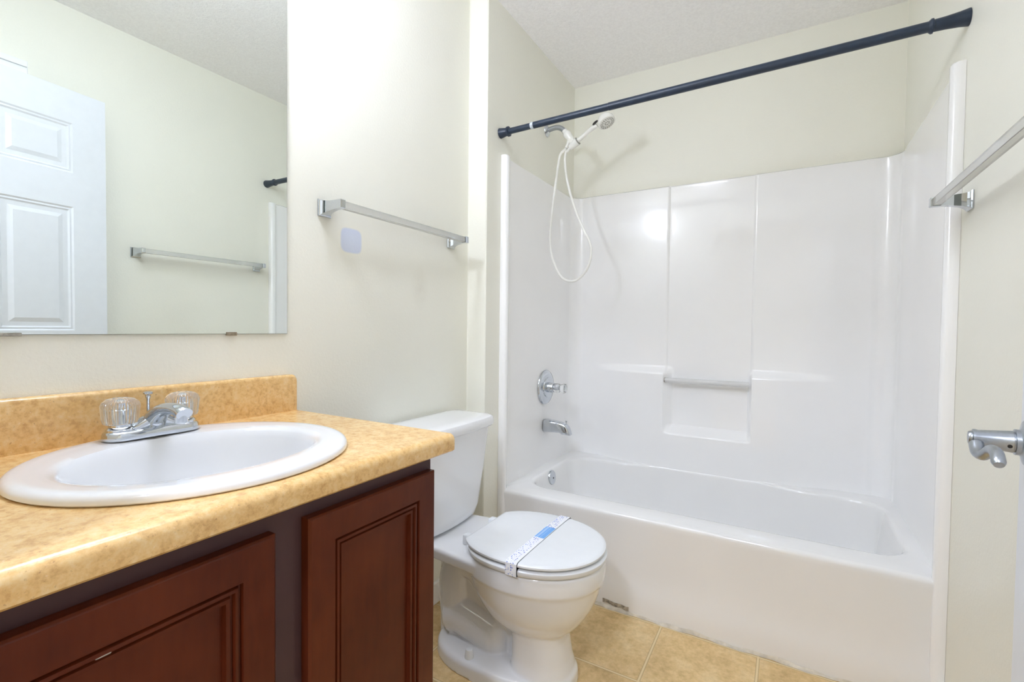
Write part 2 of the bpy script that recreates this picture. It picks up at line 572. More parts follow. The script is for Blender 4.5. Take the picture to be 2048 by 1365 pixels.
lathe(bm, [(0.0135, 0.010), (0.0135, 0.0180), (0.0142, 0.0184), (0.0110, 0.0500), (0.0118, 0.0530), (0.0118, 0.0555), (0.0090, 0.0565), (0.0090, 0.0580), (0.0078, 0.0600), (0.0, 0.0600)], DL(0, HYL, HZ), nx)
o = obj('spindle_neck', bm, M['nickel'], door); o['label'] = 'brushed nickel neck of the door lever'
bm = bmesh.new()
lp = smooth_path([(1.3845, 0.845, 0.9280), (1.3830, 0.832, 0.9195), (1.3850, 0.820, 0.9190), (1.3880, 0.805, 0.9290), (1.3880, 0.788, 0.9285), (1.3860, 0.772, 0.9180)], 8)
nn = len(lp)
tube(bm, lp, [0.0078 - 0.0012 * sstep(0, 0.35, i / nn) + 0.0004 * sstep(.6, 1, i / nn) for i in range(nn - 2)] + [0.0062, 0.0050][:2], 20)
o = obj('lever', bm, M['nickel'], door); o['label'] = 'curved brushed nickel door lever'
bm = bmesh.new()
sd = Vector((-0.1, -0.95, -0.30)); sd = (sd - nx * sd.dot(nx)).normalized()
lathe(bm, [(0.0024, 0), (0.0024, 0.0012)], DL(0, HYL, HZ) + nx * 0.0225 + sd * 0.0133, sd, 12)
obj('set_screw', bm, M['dark_hole'], door)
# door hinge-side casing on the near wall (room side)
bm = bmesh.new()
add_box(bm, DX0 - 0.0, DX0 + 0.012, NY - WT, NY, 0, DZ)
add_box(bm, DX1 - 0.012, DX1, NY - WT, NY, 0, DZ)
add_box(bm, DX0, DX1, NY - WT, NY, DZ - 0.012, DZ)
struct('trim_2', bm, M['trim'])

# ================================================================ VANITY CABINET
cab = thing('vanity_cabinet', 'dark cherry vanity cabinet with two panelled doors under the tan worktop', 'cabinet', (0.26, 0.44, 0))
CY0, CY1, CXF = 0.090, 0.785, 0.509
bm = bmesh.new()
add_box(bm, 0.004, CXF, CY1 - 0.016, CY1, 0, ZC - 0.041)
add_box(bm, 0.004, CXF, CY0, CY0 + 0.016, 0, ZC - 0.041)
add_box(bm, CXF - 0.018, CXF, CY0 + 0.016, CY1 - 0.016, 0.10, ZC - 0.041)
add_box(bm, CXF - 0.070, CXF - 0.060, CY0 + 0.016, CY1 - 0.016, 0.0, 0.10)
obj('cabinet_body', bm, M['wood_frame'], cab, False)
def cab_door(y0, y1, z0, z1):
    x0, xf = CXF + 0.0008, CXF + 0.0205
    def ring(i, d):
        return [Vector((xf + d, y0 + i, z0 + i)), Vector((xf + d, y1 - i, z0 + i)), Vector((xf + d, y1 - i, z1 - i)), Vector((xf + d, y0 + i, z1 - i))]
    R = [[Vector((x0, p.y, p.z)) for p in ring(0, 0)]]
    for i, d in ((0, -0.0035), (0.0025, -0.001), (0.004, 0), (0.0490, 0), (0.0505, -0.0060), (0.0530, -0.0064), (0.0548, -0.0022), (0.0590, -0.0016), (0.0608, -0.0072),
                 (0.0632, -0.0076), (0.0648, -0.0044), (0.0700, -0.0044), (0.0715, -0.0125), (0.0740, -0.0125)):
        R.append(ring(i, d))
    bm = bmesh.new()
    loft(bm, R)
    return bm
obj('door', cab_door(0.105, 0.4175, 0.115, 0.7705), M['wood'], cab, False)['label'] = 'wider door with a white chip on its moulding'
obj('door', cab_door(0.4720, 0.7770, 0.115, 0.7725), M['wood'], cab, False)['label'] = 'door nearest the toilet'

# ================================================================ WORKTOP AND BACKSPLASH
SKX, SKY, SRX, SRY = 0.295, 0.434, 0.231, 0.241
bm = bmesh.new()
prof = [(0.003, ZC - 0.038), (0.5475, ZC - 0.038), (0.5525, ZC - 0.034)]
for i in range(9):
    a = (PI / 2) * i / 8
    prof.append((0.5385 + 0.0145 * math.cos(a), ZC - 0.0145 + 0.0145 * math.sin(a)))
prof.append((0.003, ZC))
WY0, WY1 = 0.0855, 0.812
ringsW = [[Vector((x, y, z)) for x, z in prof] for y in (WY0, WY1)]
loft(bm, ringsW)
top = obj('countertop', bm, M['laminate'], None)
cut_bm = bmesh.new()
loft(cut_bm, [egg(SKX - SRX + 0.010, SKX + SRX - 0.010, SKY, SRY - 0.010, z, 64) for z in (ZC - 0.1, ZC + 0.1)])
cutter = obj('cut', cut_bm, None, None, False)
md = top.modifiers.new('hole', 'BOOLEAN'); md.operation = 'DIFFERENCE'; md.object = cutter; md.solver = 'EXACT'
bpy.context.view_layer.update()
ev = top.evaluated_get(bpy.context.evaluated_depsgraph_get())
me2 = bpy.data.meshes.new_from_object(ev)
top.modifiers.clear()
top.data = me2
bpy.data.objects.remove(cutter)
me2.materials.clear(); me2.materials.append(M['laminate'])
me2.set_sharp_from_angle(angle=math.radians(35))
tag(top, 'mottled tan laminate worktop holding the oval white sink', 'countertop')
bm = bmesh.new()
bp = [(0.002, ZC), (0.0215, ZC)]
for i in range(7):
    a = (PI / 2) * i / 6
    bp.append((0.0135 + 0.008 * math.cos(a), ZC + 0.097 - 0.008 + 0.008 * math.sin(a)))
bp.append((0.002, ZC + 0.097))
R = []
for y, ins in ((WY0, 0), (0.800, 0), (0.804, 0.0008), (0.8075, 0.003), (0.810, 0.0075), (0.8105, 0.014)):
    R.append([Vector((x, y, ZC + (z - ZC) * (1 - ins / 0.097))) for x, z in bp])
loft(bm, R)
o = obj('backsplash', bm, M['laminate'], top); o['label'] = 'upright laminate backsplash along the wall'

# ================================================================ SINK
sink = thing('sink', 'oval white drop-in sink set in the tan worktop', 'sink', (SKX, SKY, ZC))
bm = bmesh.new()
BX, BRX, BRY = 0.304, 0.160, 0.190
rings = []
for s, dz in ((0.940, 0.0012), (0.990, 0.0008), (1.0, 0.003), (1.0, 0.007), (0.992, 0.0115), (0.975, 0.0145), (0.95, 0.0160)):
    rings.append(egg(SKX - SRX * s, SKX + SRX * s, SKY, SRY * s, ZC + dz, 72))
for k in range(1, 4):                        # flat rim to basin lip
    f = k / 4
    s = 0.95
    ox, orx, ory = SKX, SRX * s, SRY * s
    rx = orx + (BRX - orx) * f; ry = ory + (BRY - ory) * f; cx = ox + (BX - ox) * f
    rings.append(egg(cx - rx, cx + rx, SKY, ry, ZC + 0.0160 - 0.002 * f, 72))
for s, dz in ((1.0, 0.0125), (0.97, 0.0065), (0.945, -0.005), (0.92, -0.025), (0.88, -0.06), (0.80, -0.095), (0.64, -0.125), (0.42, -0.140), (0.2, -0.146), (0.09, -0.148)):
    rings.append(egg(BX - BRX * s, BX + BRX * s, SKY, BRY * s, ZC + dz, 72))
loft(bm, rings, False, True)
obj('basin', bm, M['china'], sink)
bm = bmesh.new()
lathe(bm, [(0.0, 0.0), (0.018, 0.0), (0.021, 0.002), (0.021, 0.004), (0.016, 0.005), (0.015, 0.002), (0.0, 0.003)], (BX, SKY, ZC - 0.1485))
obj('drain', bm, M['chrome'], sink)

# ================================================================ FAUCET
fz = ZC + 0.0164
FX, FY = 0.112, 0.437
fau = thing('faucet', 'chrome faucet with two clear acrylic knobs on the sink rim', 'faucet', (FX, FY, fz))
bm = bmesh.new()
def fb(ins, z):
    return rrect(FX - 0.028 + ins, FX + 0.028 - ins, FY - 0.079 + ins, FY + 0.079 - ins, 0.0262 - ins * 0.9, z, 10, 8)
loft(bm, [fb(0.001, fz), fb(0.0, fz + 0.002), fb(0.001, fz + 0.011), fb(0.003, fz + 0.0145), fb(0.007, fz + 0.0165), fb(0.018, fz + 0.0175)])
# shoulders rising from each handle towards the spout
for sgn in (-1, 1):
    tube(bm, smooth_path([(FX - 0.002, FY + sgn * 0.062, fz + 0.008), (FX, FY + sgn * 0.035, fz + 0.014), (FX + 0.004, FY + sgn * 0.012, fz + 0.026), (FX + 0.006, FY, fz + 0.030)], 6), 0.0165, 18, flat=((0, 0, 1), 0.75))
obj('base', bm, M['chrome'], fau)
bm = bmesh.new()
sp = smooth_path([(FX - 0.002, FY, fz + 0.016), (FX + 0.014, FY, fz + 0.036), (FX + 0.045, FY, fz + 0.051), (FX + 0.080, FY, fz + 0.056), (FX + 0.108, FY, fz + 0.054), (FX + 0.118, FY, fz + 0.050)], 8)
nn = len(sp)
tube(bm, sp, [0.021 - 0.0075 * sstep(0, 0.6, i / nn) for i in range(nn)], 28, flat=((0, 0, 1), 0.8))
lathe(bm, [(0.0105, 0), (0.0105, 0.016), (0.0095, 0.018), (0.0085, 0.018), (0.0085, 0.006), (0, 0.006)], (FX + 0.106, FY, fz + 0.051), (0, 0, -1), 24)
obj('spout', bm, M['chrome'], fau)
for sgn in (-1, 1):
    ky = FY + sgn * 0.0515
    bm = bmesh.new()
    lathe(bm, [(0.0225, 0), (0.0225, 0.004), (0.0195, 0.0075), (0.0180, 0.0085), (0.0180, 0.0125), (0.0135, 0.0135), (0.0135, 0.0150)], (FX, ky, fz + 0.0150))
    obj('stem', bm, M['chrome'], fau)
    bm = bmesh.new()
    lathe(bm, [(0.0, 0.0), (0.022, 0.0), (0.0245, 0.001), (0.0262, 0.006), (0.0285, 0.030), (0.0288, 0.034), (0.0262, 0.0405), (0.020, 0.0455), (0.010, 0.048), (0.0, 0.0485)], (FX, ky, fz + 0.0285), (0, 0, 1), 144, rib=0.018, ribs=36)
    k = obj('knob', bm, M['knob'], fau); k['label'] = 'clear ribbed acrylic knob'
    bm = bmesh.new()
    lathe(bm, [(0.0, 0.0), (0.0085, 0.0), (0.0085, 0.024), (0.006, 0.026), (0.006, 0.032), (0.0, 0.032)], (FX, ky, fz + 0.0305), n=20)
    obj('knob_core', bm, M['chrome'], k)
bm = bmesh.new()
lathe(bm, [(0.0028, 0), (0.0028, 0.054), (0.0045, 0.060), (0.0048, 0.0635), (0.0080, 0.066), (0.0080, 0.069), (0.005, 0.0705), (0, 0.0708)], (FX - 0.020, FY, fz + 0.010), n=20)
obj('lift_rod', bm, M['chrome'], fau)

# ================================================================ MIRROR
mir = thing('wall_mirror', 'frameless wall mirror above the tan backsplash', 'mirror', (0, 0.45, 1.053))
MY0, MY1, MZ0, MZ1 = 0.11, 0.7935, 1.0530, 1.968
bm = bmesh.new()
add_box(bm, 0.0005, 0.0050, MY0, MY1, MZ0, MZ1)
obj('glass', bm, M['mirror_edge'], mir, False)
bm = bmesh.new()
bm.faces.new([bm.verts.new(p) for p in ((0.0054, MY0 + .0004, MZ0 + .0004), (0.0054, MY1 - .0006, MZ0 + .0004), (0.0054, MY1 - .0006, MZ1 - .0004), (0.0054, MY0 + .0004, MZ1 - .0004))])
add = bmesh.ops.extrude_face_region(bm, geom=bm.faces[:])
bmesh.ops.translate(bm, verts=[v for v in add['geom'] if isinstance(v, bmesh.types.BMVert)], vec=(-0.0003, 0, 0))
obj('silvered_face', bm, M['mirror'], mir, False)
obj('clip', box(0.0005, 0.0085, 0.634, 0.658, MZ0 - 0.004, MZ0 + 0.0045, 0.001), M['brass_clip'], mir, False)['label'] = 'small brownish clip at the bottom edge'
obj('channel', box(0.0005, 0.0080, MY0, 0.2835, MZ0 - 0.003, MZ0 + 0.0035, 0.0008), M['channel'], mir, False)['label'] = 'grey worn channel at the bottom corner'

# ================================================================ VANITY LIGHT (above the mirror, out of frame)
LX, LY, LZ = 0.115, 0.500, 2.065
vl = thing('vanity_light', 'white globe vanity light on the wall above the mirror', 'lamp', (0, LY, LZ))
bm = bmesh.new(); lathe(bm, [(0.055, 0), (0.055, 0.012), (0.045, 0.020), (0, 0.020)], (0.0005, LY, LZ), (1, 0, 0))
obj('wall_plate', bm, M['chrome'], vl)
bm = bmesh.new(); lathe(bm, [(0.020, 0.015), (0.020, 0.040), (0.032, 0.045), (0.032, 0.055)], (0.0005, LY, LZ), (1, 0, 0))
obj('socket', bm, M['chrome'], vl)
bm = bmesh.new(); bmesh.ops.create_uvsphere(bm, u_segments=32, v_segments=20, radius=0.060, matrix=Matrix.Translation((LX, LY, LZ)))
obj('globe', bm, emitter('lit_globe', COOL, GLOBE_STRENGTH), vl)
# added fill lamp on the hall ceiling, out of view
hl = thing('hall_fill_light', 'added round fill light in the hall behind the doorway', 'lamp', (0.9, -0.95, H))
bm = bmesh.new(); lathe(bm, [(0.17, 0), (0.17, -0.02), (0.155, -0.022)], (0.9, -0.95, H), (0, 0, 1))
obj('fill_lamp_pan', bm, M['nickel'], hl)
ld = bpy.data.lights.new('hall_fill_lamp', 'AREA'); ld.shape = 'DISK'; ld.size = 0.32; ld.energy = HALL_FILL_POWER; ld.color = COOL
lo = bpy.data.objects.new('hall_fill_lamp', ld); COL.objects.link(lo); lo.parent = hl; lo.location = (0, 0, -0.026)

# added fill lamp on the bathroom ceiling (out of frame above the vanity end)
cl = thing('ceiling_fill_light', 'added round fill lamp on the ceiling above the vanity side', 'lamp', (0.56, 0.72, H))
bm = bmesh.new(); lathe(bm, [(0.165, -0.0005), (0.165, -0.018), (0.150, -0.022), (0.0, -0.022)], (0.56, 0.72, H))
obj('fill_lamp_pan', bm, M['nickel'], cl)
bm = bmesh.new(); lathe(bm, [(0.135, -0.0225), (0.146, -0.040), (0.144, -0.060), (0.120, -0.080), (0.08, -0.090), (0.0, -0.095)], (0.56, 0.72, H))
obj('fill_lamp_diffuser', bm, emitter('lit_fill_diffuser', COOL, CEILING_FILL), cl)

# ================================================================ TOWEL BARS
def towel_bar(side, y0, y1, z, label):
    sx = 1 if side == 'L' else -1
    wx = 0.0 if side == 'L' else W
    root = thing('towel_bar', label, 'towel bar', (wx, (y0 + y1) / 2, z), 'clear acrylic towel bars')
    def X(d):
        return wx + sx * d
    for y, inner in ((y0, 1), (y1, -1)):
        bm = bmesh.new()
        def sq(h, hw, d, zc=z):
            return [Vector((X(d), y - hw, zc - h)), Vector((X(d), y + hw, zc - h)), Vector((X(d), y + hw, zc + h)), Vector((X(d), y - hw, zc + h))]
        loft(bm, [sq(0.0235, 0.0215, 0.0005), sq(0.0240, 0.0220, 0.003), sq(0.0225, 0.0205, 0.006), sq(0.0205, 0.0185, 0.0075), sq(0.0185, 0.0150, 0.012, z + 0.001),
                  sq(0.0160, 0.0110, 0.022, z + 0.003), sq(0.0140, 0.0090, 0.036, z + 0.004), sq(0.0125, 0.0085, 0.052, z + 0.005), sq(0.0122, 0.0085, 0.082, z + 0.005), sq(0.0105, 0.0070, 0.0835, z + 0.005)])
        obj('bracket', bm, M['chrome'], root, False)['label'] = 'chrome bracket on the wall'
    bm = bmesh.new()
    add_box(bm, min(X(0.059), X(0.078)), max(X(0.059), X(0.078)), y0 + 0.0086, y1 - 0.0086, z - 0.0055, z + 0.0155, 0.0012, 1)
    obj('bar', bm, M['acrylic'], root, False)['label'] = 'clear acrylic square bar'
    return root
towel_bar('L', 0.9128, 1.5080, 1.4133, 'clear acrylic towel bar on the wall above the toilet')
towel_bar('R', 1.0643, 1.6643, 1.4197, 'clear acrylic towel bar on the wall between the open door and the shower surround')

# ================================================================ TUB AND SURROUND
unit = thing('bathtub', 'white tub and moulded shower surround filling the alcove', 'bathtub', ((A + W) / 2, 2.14, 0))
RZ = 0.375
bm = bmesh.new()
X0, X1, YB = A + 0.003, W - 0.003, D - 0.006
rings = []
def outer(ins, z):
    return rrect(X0 + 0.0, X1 - 0.0, T + ins, YB, 0.012, z, 8, 40)
for ins, z in ((0.000, 0.0), (0.000, 0.030), (0.001, 0.070), (0.006, 0.100), (0.010, 0.130), (0.010, 0.20), (0.006, 0.30), (0.002, 0.345), (0.001, RZ - 0.016), (0.003, RZ - 0.007), (0.008, RZ - 0.002), (0.016, RZ)):
    rings.append(outer(ins, z))
def inner(i, z, r):
    pts = rrect(0.160 + i, 1.520 - i, 1.858 + i * 0.8, 2.425 - i * 0.6, r, z, 8, 40)
    for p in pts:           # the back edge reaches the wall in the middle, leaving a ledge in each corner
        if p.y > 2.14:
            p.y += 0.046 * sstep(0.42, 0.60, p.x) * (1 - sstep(1.02, 1.24, p.x)) * sstep(2.14, 2.40 - i * 0.6, p.y)
    return pts
for i, z, r in ((-0.010, RZ + 0.001, 0.115), (0.0, RZ - 0.001, 0.11), (0.006, RZ - 0.006, 0.108), (0.010, RZ - 0.016, 0.106), (0.018, RZ - 0.06, 0.105), (0.034, 0.20, 0.10), (0.055, 0.11, 0.10), (0.085, 0.075, 0.10), (0.14, 0.062, 0.10), (0.20, 0.060, 0.05)):
    rings.append(inner(i, z, r))
loft(bm, rings, True, True)
obj('tub', bm, M['tub'], unit)

# surround wall: heightfield swept round three sides
ZS0, ZS1 = RZ - 0.012, 1.8185
rad = 0.060
xs_l, xs_r, ys = A + 0.012, W - 0.012, 2.522
path = []          # (point, outward normal, is_back, x)
y = T + 0.030
while y < ys - rad - 1e-6:
    path.append((Vector((xs_l, y, 0)), Vector((1, 0, 0)), None)); y += 0.03
for i in range(13):
    a = PI - (PI / 2) * i / 12
    c = Vector((xs_l + rad, ys - rad, 0))
    path.append((c + rad * Vector((math.cos(a), math.sin(a), 0)), -Vector((math.cos(a), math.sin(a), 0)), None))
x = xs_l + rad + 0.006
while x < xs_r - rad - 1e-6:
    path.append((Vector((x, ys, 0)), Vector((0, -1, 0)), x)); x += 0.0052
for i in range(13):
    a = PI / 2 - (PI / 2) * i / 12
    c = Vector((xs_r - rad, ys - rad, 0))
    path.append((c + rad * Vector((math.cos(a), math.sin(a), 0)), -Vector((math.cos(a), math.sin(a), 0)), None))
y = ys - rad
while y > T + 0.030 - 1e-6:
    y -= 0.03
    path.append((Vector((xs_r, max(y, T + 0.03), 0)), Vector((-1, 0, 0)), None))
def back_off(x, z):
    up_l, up_r = 0.631, 1.024
    e = 0.005
    # tall central recess between two faintly proud side panels
    rec = sstep(up_l - e, up_l + e, x) * (1 - sstep(up_r - e, up_r + e, x))
    off = 0.005 - 0.009 * rec
    # proud lower blocks with a shelf on each side and a niche between
    lin = lambda a, b, v: min(1.0, max(0.0, (v - a) / (b - a)))
    lf = sstep(0.22, 0.46, x) * (1 - lin(0.627, 0.662, x))
    rf = lin(1.012, 1.030, x) * (1 - sstep(1.12, 1.40, x))
    ztop_l = 0.873 + 0.004 * (x - 0.6)
    blk = (lf + rf) * (1 - lin(0.856, 0.884, z))
    mid = lin(0.627, 0.662, x) * (1 - lin(1.012, 1.030, x)) * (1 - lin(0.548, 0.588, z))
    off += 0.048 * max(blk, mid, min(1, blk + mid)) + 0.009 * rec * (1 - lin(0.548, 0.588, z))
    return off
nz = 250
zs = [ZS0 + (ZS1 - ZS0) * i / nz for i in range(nz + 1)]
bm = bmesh.new()
cols = []
for P, N, bx in path:
    col = []
    for z in zs:
        off = back_off(bx, z) if bx is not None else 0.0
        if bx is not None:      # blend to the plain corner at each end
            off *= sstep(xs_l + rad, xs_l + rad + 0.03, bx) * (1 - sstep(xs_r - rad - 0.03, xs_r - rad, bx))
        rnd = 0.008 * (1 - math.sqrt(max(0, 1 - min(1, max(0, (z - (ZS1 - 0.008)) / 0.008)) ** 2)))
        col.append(bm.verts.new(P + N * (off - rnd) + Vector((0, 0, z))))
    col.append(bm.verts.new(P - N * 0.0115 + Vector((0, 0, ZS1))))
    cols.append(col)
for a, b in zip(cols, cols[1:]):
    for k in range(len(a) - 1):
        bm.faces.new((a[k], b[k], b[k + 1], a[k + 1]))
o = obj('surround', bm, M['fiberglass'], unit)
o['label'] = 'moulded wall surround with shelves and a centre niche'
# rounded front flanges, floor to surround top
for wx, sx in ((A, 1), (W, -1)):
    bm = bmesh.new()
    prof = [(0.0, T - 0.004), (0.010, T - 0.006), (0.022, T - 0.005), (0.028, T - 0.001), (0.031, T + 0.006), (0.031, T + 0.016), (0.028, T + 0.024), (0.020, T + 0.031), (0.010, T + 0.036), (0.0, T + 0.036)]
    R = []
    for z, k in ((0.0, 1), (ZS1 - 0.006, 1), (ZS1 - 0.002, 0.93), (ZS1, 0.8)):
        R.append([Vector((wx + sx * (0.0006 + d * k), yy, z)) for d, yy in prof])
    loft(bm, R)
    obj('front_flange', bm, M['fiberglass'], unit)
# bar across the niche
bm = bmesh.new()
lathe(bm, [(0.0, 0), (0.0125, 0), (0.0125, 0.384), (0.0, 0.384)], (0.634, 2.482, 0.8205), (1, 0, 0), 28)
o = obj('niche_bar', bm, M['milky'], unit); o['label'] = 'clear bar across the niche'
bm = bmesh.new(); lathe(bm, [(0.0132, 0), (0.0132, 0.006), (0, 0.006)], (0.629, 2.482, 0.8205), (1, 0, 0), 24)
obj('bar_socket', bm, M['channel'], unit)
# overflow plate on the tub end
bm = bmesh.new()
OVN = Vector((1, 0, 0.12)).normalized()
lathe(bm, [(0.0355, -0.004), (0.0355, 0.002), (0.033, 0.0055), (0.020, 0.008), (0, 0.0085)], (0.176, 2.112, 0.338), OVN, 40)
ov = obj('overflow_plate', bm, M['chrome'], unit); ov['label'] = 'round chrome overflow plate'
bm = bmesh.new(); lathe(bm, [(0.0045, 0.0083), (0.004, 0.0098), (0, 0.0098)], (0.176, 2.112, 0.336), OVN, 16)
obj('screw', bm, M['dark_hole'], ov)
# caulk and a peeling grey strip along the foot of the tub
bm = bmesh.new()
pts = []
rings = []
xx = A + 0.034
while xx < W - 0.034:
    hgt = 0.006 + 0.0035 * math.sin(xx * 23) + 0.002 * math.sin(xx * 71)
    dep = 0.007 + 0.003 * math.sin(xx * 31 + 1) + 0.0015 * math.sin(xx * 97)
    rings.append([Vector((xx, T - 0.0004, hgt + 0.004)), Vector((xx, T - dep * 0.6, hgt)), Vector((xx, T - dep, 0.0005)), Vector((xx, T - 0.0004, 0.0005))])
    xx += 0.009
loft(bm, rings)
tag(obj('caulk_bead', bm, M['caulk'], None), 'dingy caulk bead along the foot of the tub', 'caulk')
bm = bmesh.new()
rings = []
for i in range(13):
    xx = 0.572 + 0.102 * i / 12
    zz = 0.033 - 0.0006 * i + 0.0012 * math.sin(i * 0.9) + (0.003 if i > 11 else 0)
    rings.append([Vector((xx, T - 0.0008, zz)), Vector((xx, T - 0.0026, zz)), Vector((xx, T - 0.0026, zz - 0.014 - 0.001 * math.sin(i * 1.3))), Vector((xx, T - 0.0008, zz - 0.014))])
loft(bm, rings)
tag(obj('peeling_strip', bm, M['grey_strip'], None, False), 'short grey peeling strip at the foot of the tub by the toilet', 'strip')

# ================================================================ TUB FITTINGS
VX, VY, VZ = xs_l + 0.0008, 2.176, 0.776
val = thing('shower_valve', 'round chrome shower valve with a clear knob on the surround', 'valve', (VX, VY, VZ))
bm = bmesh.new()
lathe(bm, [(0.088, 0.0), (0.088, 0.004), (0.084, 0.009), (0.070, 0.012), (0.052, 0.0135), (0.050, 0.018), (0.046, 0.0195), (0.030, 0.020)], (VX, VY, VZ), (1, 0, 0), 64)
obj('escutcheon', bm, M['chrome'], val)
bm = bmesh.new(); lathe(bm, [(0.026, 0.018), (0.026, 0.046), (0.023, 0.050), (0.0, 0.050)], (VX, VY, VZ), (1, 0, 0), 40)
obj('sleeve', bm, M['chrome'], val)
bm = bmesh.new(); lathe(bm, [(0.0, 0.052), (0.020, 0.052), (0.024, 0.058), (0.0255, 0.072), (0.022, 0.080), (0.0175, 0.086), (0.022, 0.096), (0.0255, 0.104), (0.024, 0.112), (0.016, 0.116), (0.0, 0.117)], (VX, VY, VZ), (1, 0, 0), 120, rib=0.02, ribs=10)
k = obj('knob', bm, M['knob'], val); k['label'] = 'clear acrylic knob'
bm = bmesh.new(); lathe(bm, [(0.0, 0.052), (0.009, 0.052), (0.009, 0.088), (0.0, 0.088)], (VX, VY, VZ), (1, 0, 0), 20)
obj('knob_core', bm, M['chrome'], k)

TX, TY, TZ = xs_l + 0.0005, 2.176, 0.580
spo = thing('tub_spout', 'chrome tub spout on the surround below the round valve', 'spout', (TX, TY, TZ))
bm = bmesh.new()
def sp_ring(x, zt, zb, hw, sl=0.0):
    pts = []
    for i in range(28):
        a = 2 * PI * i / 28
        c, s = math.cos(a), math.sin(a)
        cz, hz = (zt + zb) / 2, (zt - zb) / 2
        zz = cz + hz * math.copysign(abs(s) ** 0.42, s)
        pts.append(Vector((x + sl * (cz - zz), TY + hw * math.copysign(abs(c) ** 0.42, c), zz)))
    return pts
loft(bm, [sp_ring(TX + 0.0005, TZ + 0.026, TZ - 0.026, 0.027), sp_ring(TX + 0.004, TZ + 0.030, TZ - 0.030, 0.030), sp_ring(TX + 0.012, TZ + 0.032, TZ - 0.031, 0.031), sp_ring(TX + 0.05, TZ + 0.030, TZ - 0.029, 0.028),
          sp_ring(TX + 0.090, TZ + 0.025, TZ - 0.027, 0.025), sp_ring(TX + 0.098, TZ + 0.024, TZ - 0.034, 0.024, 0.05), sp_ring(TX + 0.120, TZ + 0.018, TZ - 0.035, 0.0225, 0.18), sp_ring(TX + 0.134, TZ + 0.010, TZ - 0.036, 0.020, 0.32), sp_ring(TX + 0.140, TZ + 0.002, TZ - 0.034, 0.016, 0.35)])
obj('body', bm, M['chrome'], spo)
bm = bmesh.new(); lathe(bm, [(0.0028, -0.004), (0.0028, 0.010), (0.006, 0.0135), (0.006, 0.0165), (0.0, 0.0175)], (TX + 0.118, TY, TZ + 0.018), (0.15, 0, 1), 20)
obj('diverter_knob', bm, M['chrome'], spo)

# ================================================================ SHOWER ARM AND HANDHELD SHOWER
SHY = 2.180
arm = thing('shower_mount', 'short nickel shower pipe with a white hand shower holder', 'shower mount', (A, SHY, 2.080))
bm = bmesh.new(); lathe(bm, [(0.030, 0.0005), (0.029, 0.004), (0.018, 0.010), (0.013, 0.013)], (A, SHY, 2.080), (1, 0, 0), 36)
obj('flange', bm, M['chrome'], arm)
bm = bmesh.new(); tube(bm, smooth_path([(A + 0.004, SHY, 2.082), (A + 0.035, SHY, 2.087), (A + 0.062, SHY, 2.085), (A + 0.085, SHY, 2.073), (A + 0.103, SHY, 2.052)], 8), 0.0125, 20)
obj('pipe', bm, M['nickel'], arm)
bm = bmesh.new()
d1 = Vector((0.60, 0, -0.80)).normalized()
lathe(bm, [(0.0135, 0.0), (0.0145, 0.003), (0.0145, 0.014), (0.019, 0.018), (0.0205, 0.028), (0.019, 0.040), (0.0165, 0.045), (0.0165, 0.066), (0.014, 0.070), (0.0, 0.070)], (A + 0.097, SHY, 2.062), d1, 32)
HB = Vector((A + 0.151, SHY - 0.006, 1.983))      # holder cup
HD = Vector((0.83, -0.08, 0.47)).normalized()     # handset direction
lathe(bm, [(0.0, -0.024), (0.0125, -0.024), (0.0165, -0.010), (0.0185, 0.008), (0.0185, 0.022), (0.016, 0.024)], HB, HD, 32)
bx_ = bmesh.ops
tube(bm, [(A + 0.130, SHY, 2.016), HB], 0.0155, 20)
obj('holder', bm, M['white_plastic'], arm)['label'] = 'white plastic holder'
bm = bmesh.new()
lathe(bm, [(0.0, 0), (0.0105, 0), (0.0112, 0.012), (0.0085, 0.022), (0.0085, 0.042), (0.0, 0.042)], (A + 0.127, SHY, 2.013), (-0.42, 0, -0.9), 24)
obj('hose_outlet', bm, M['white_plastic'], arm)['label'] = 'white hose outlet'

hs = thing('handheld_shower', 'white hand shower with a looping hose hanging under the dark rod', 'hand shower', tuple(HB))
bm = bmesh.new()
q = [HB + HD * s for s in (0.0270, 0.037, 0.065, 0.105, 0.140)]
q[-1] = q[-1] + Vector((0, 0, -0.002))
tube(bm, smooth_path(q, 6), [0.0118 - 0.0022 * sstep(0, 8, i) + 0.003 * sstep(14, 24, i) for i in range(25)], 24)
obj('handle', bm, M['white_plastic'], hs)
bm = bmesh.new(); lathe(bm, [(0.0, 0), (0.0192, 0), (0.0192, 0.0022), (0.0, 0.0022)], HB + HD * 0.0245, HD, 32)
obj('collar', bm, M['grey_rubber'], hs)['label'] = 'thin dark collar line'
HC = HB + HD * 0.168 + Vector((0.022, 0, -0.008))
HN = Vector((0.46, -0.12, -0.88)).normalized()    # spray face looks down towards the tub
bm = bmesh.new()
lathe(bm, [(0.0, -0.036), (0.016, -0.034), (0.030, -0.024), (0.039, -0.007), (0.0415, 0.006), (0.041, 0.012), (0.038, 0.0145), (0.0, 0.0145)], HC, HN, 40)
hd_o = obj('spray_head', bm, M['white_plastic'], hs)
u = HN.cross(Vector((0, 0, 1))).normalized(); v_ = HN.cross(u)
bm = bmesh.new()
for rr, cnt in ((0.0310, 20), (0.0240, 15), (0.0100, 7)):
    for i in range(cnt):
        a = 2 * PI * i / cnt
        c = HC + HN * 0.0140 + u * (rr * math.cos(a)) + v_ * (rr * math.sin(a))
        lathe(bm, [(0.0027, 0), (0.0021, 0.002), (0, 0.002)], c, HN, 8)
o = obj('nozzles', bm, M['grey_rubber'], hd_o); o['label'] = 'rings of small grey nozzles'
bm = bmesh.new()
wc = HB + HD * 0.136 + Vector((0, -0.0115, 0.006))
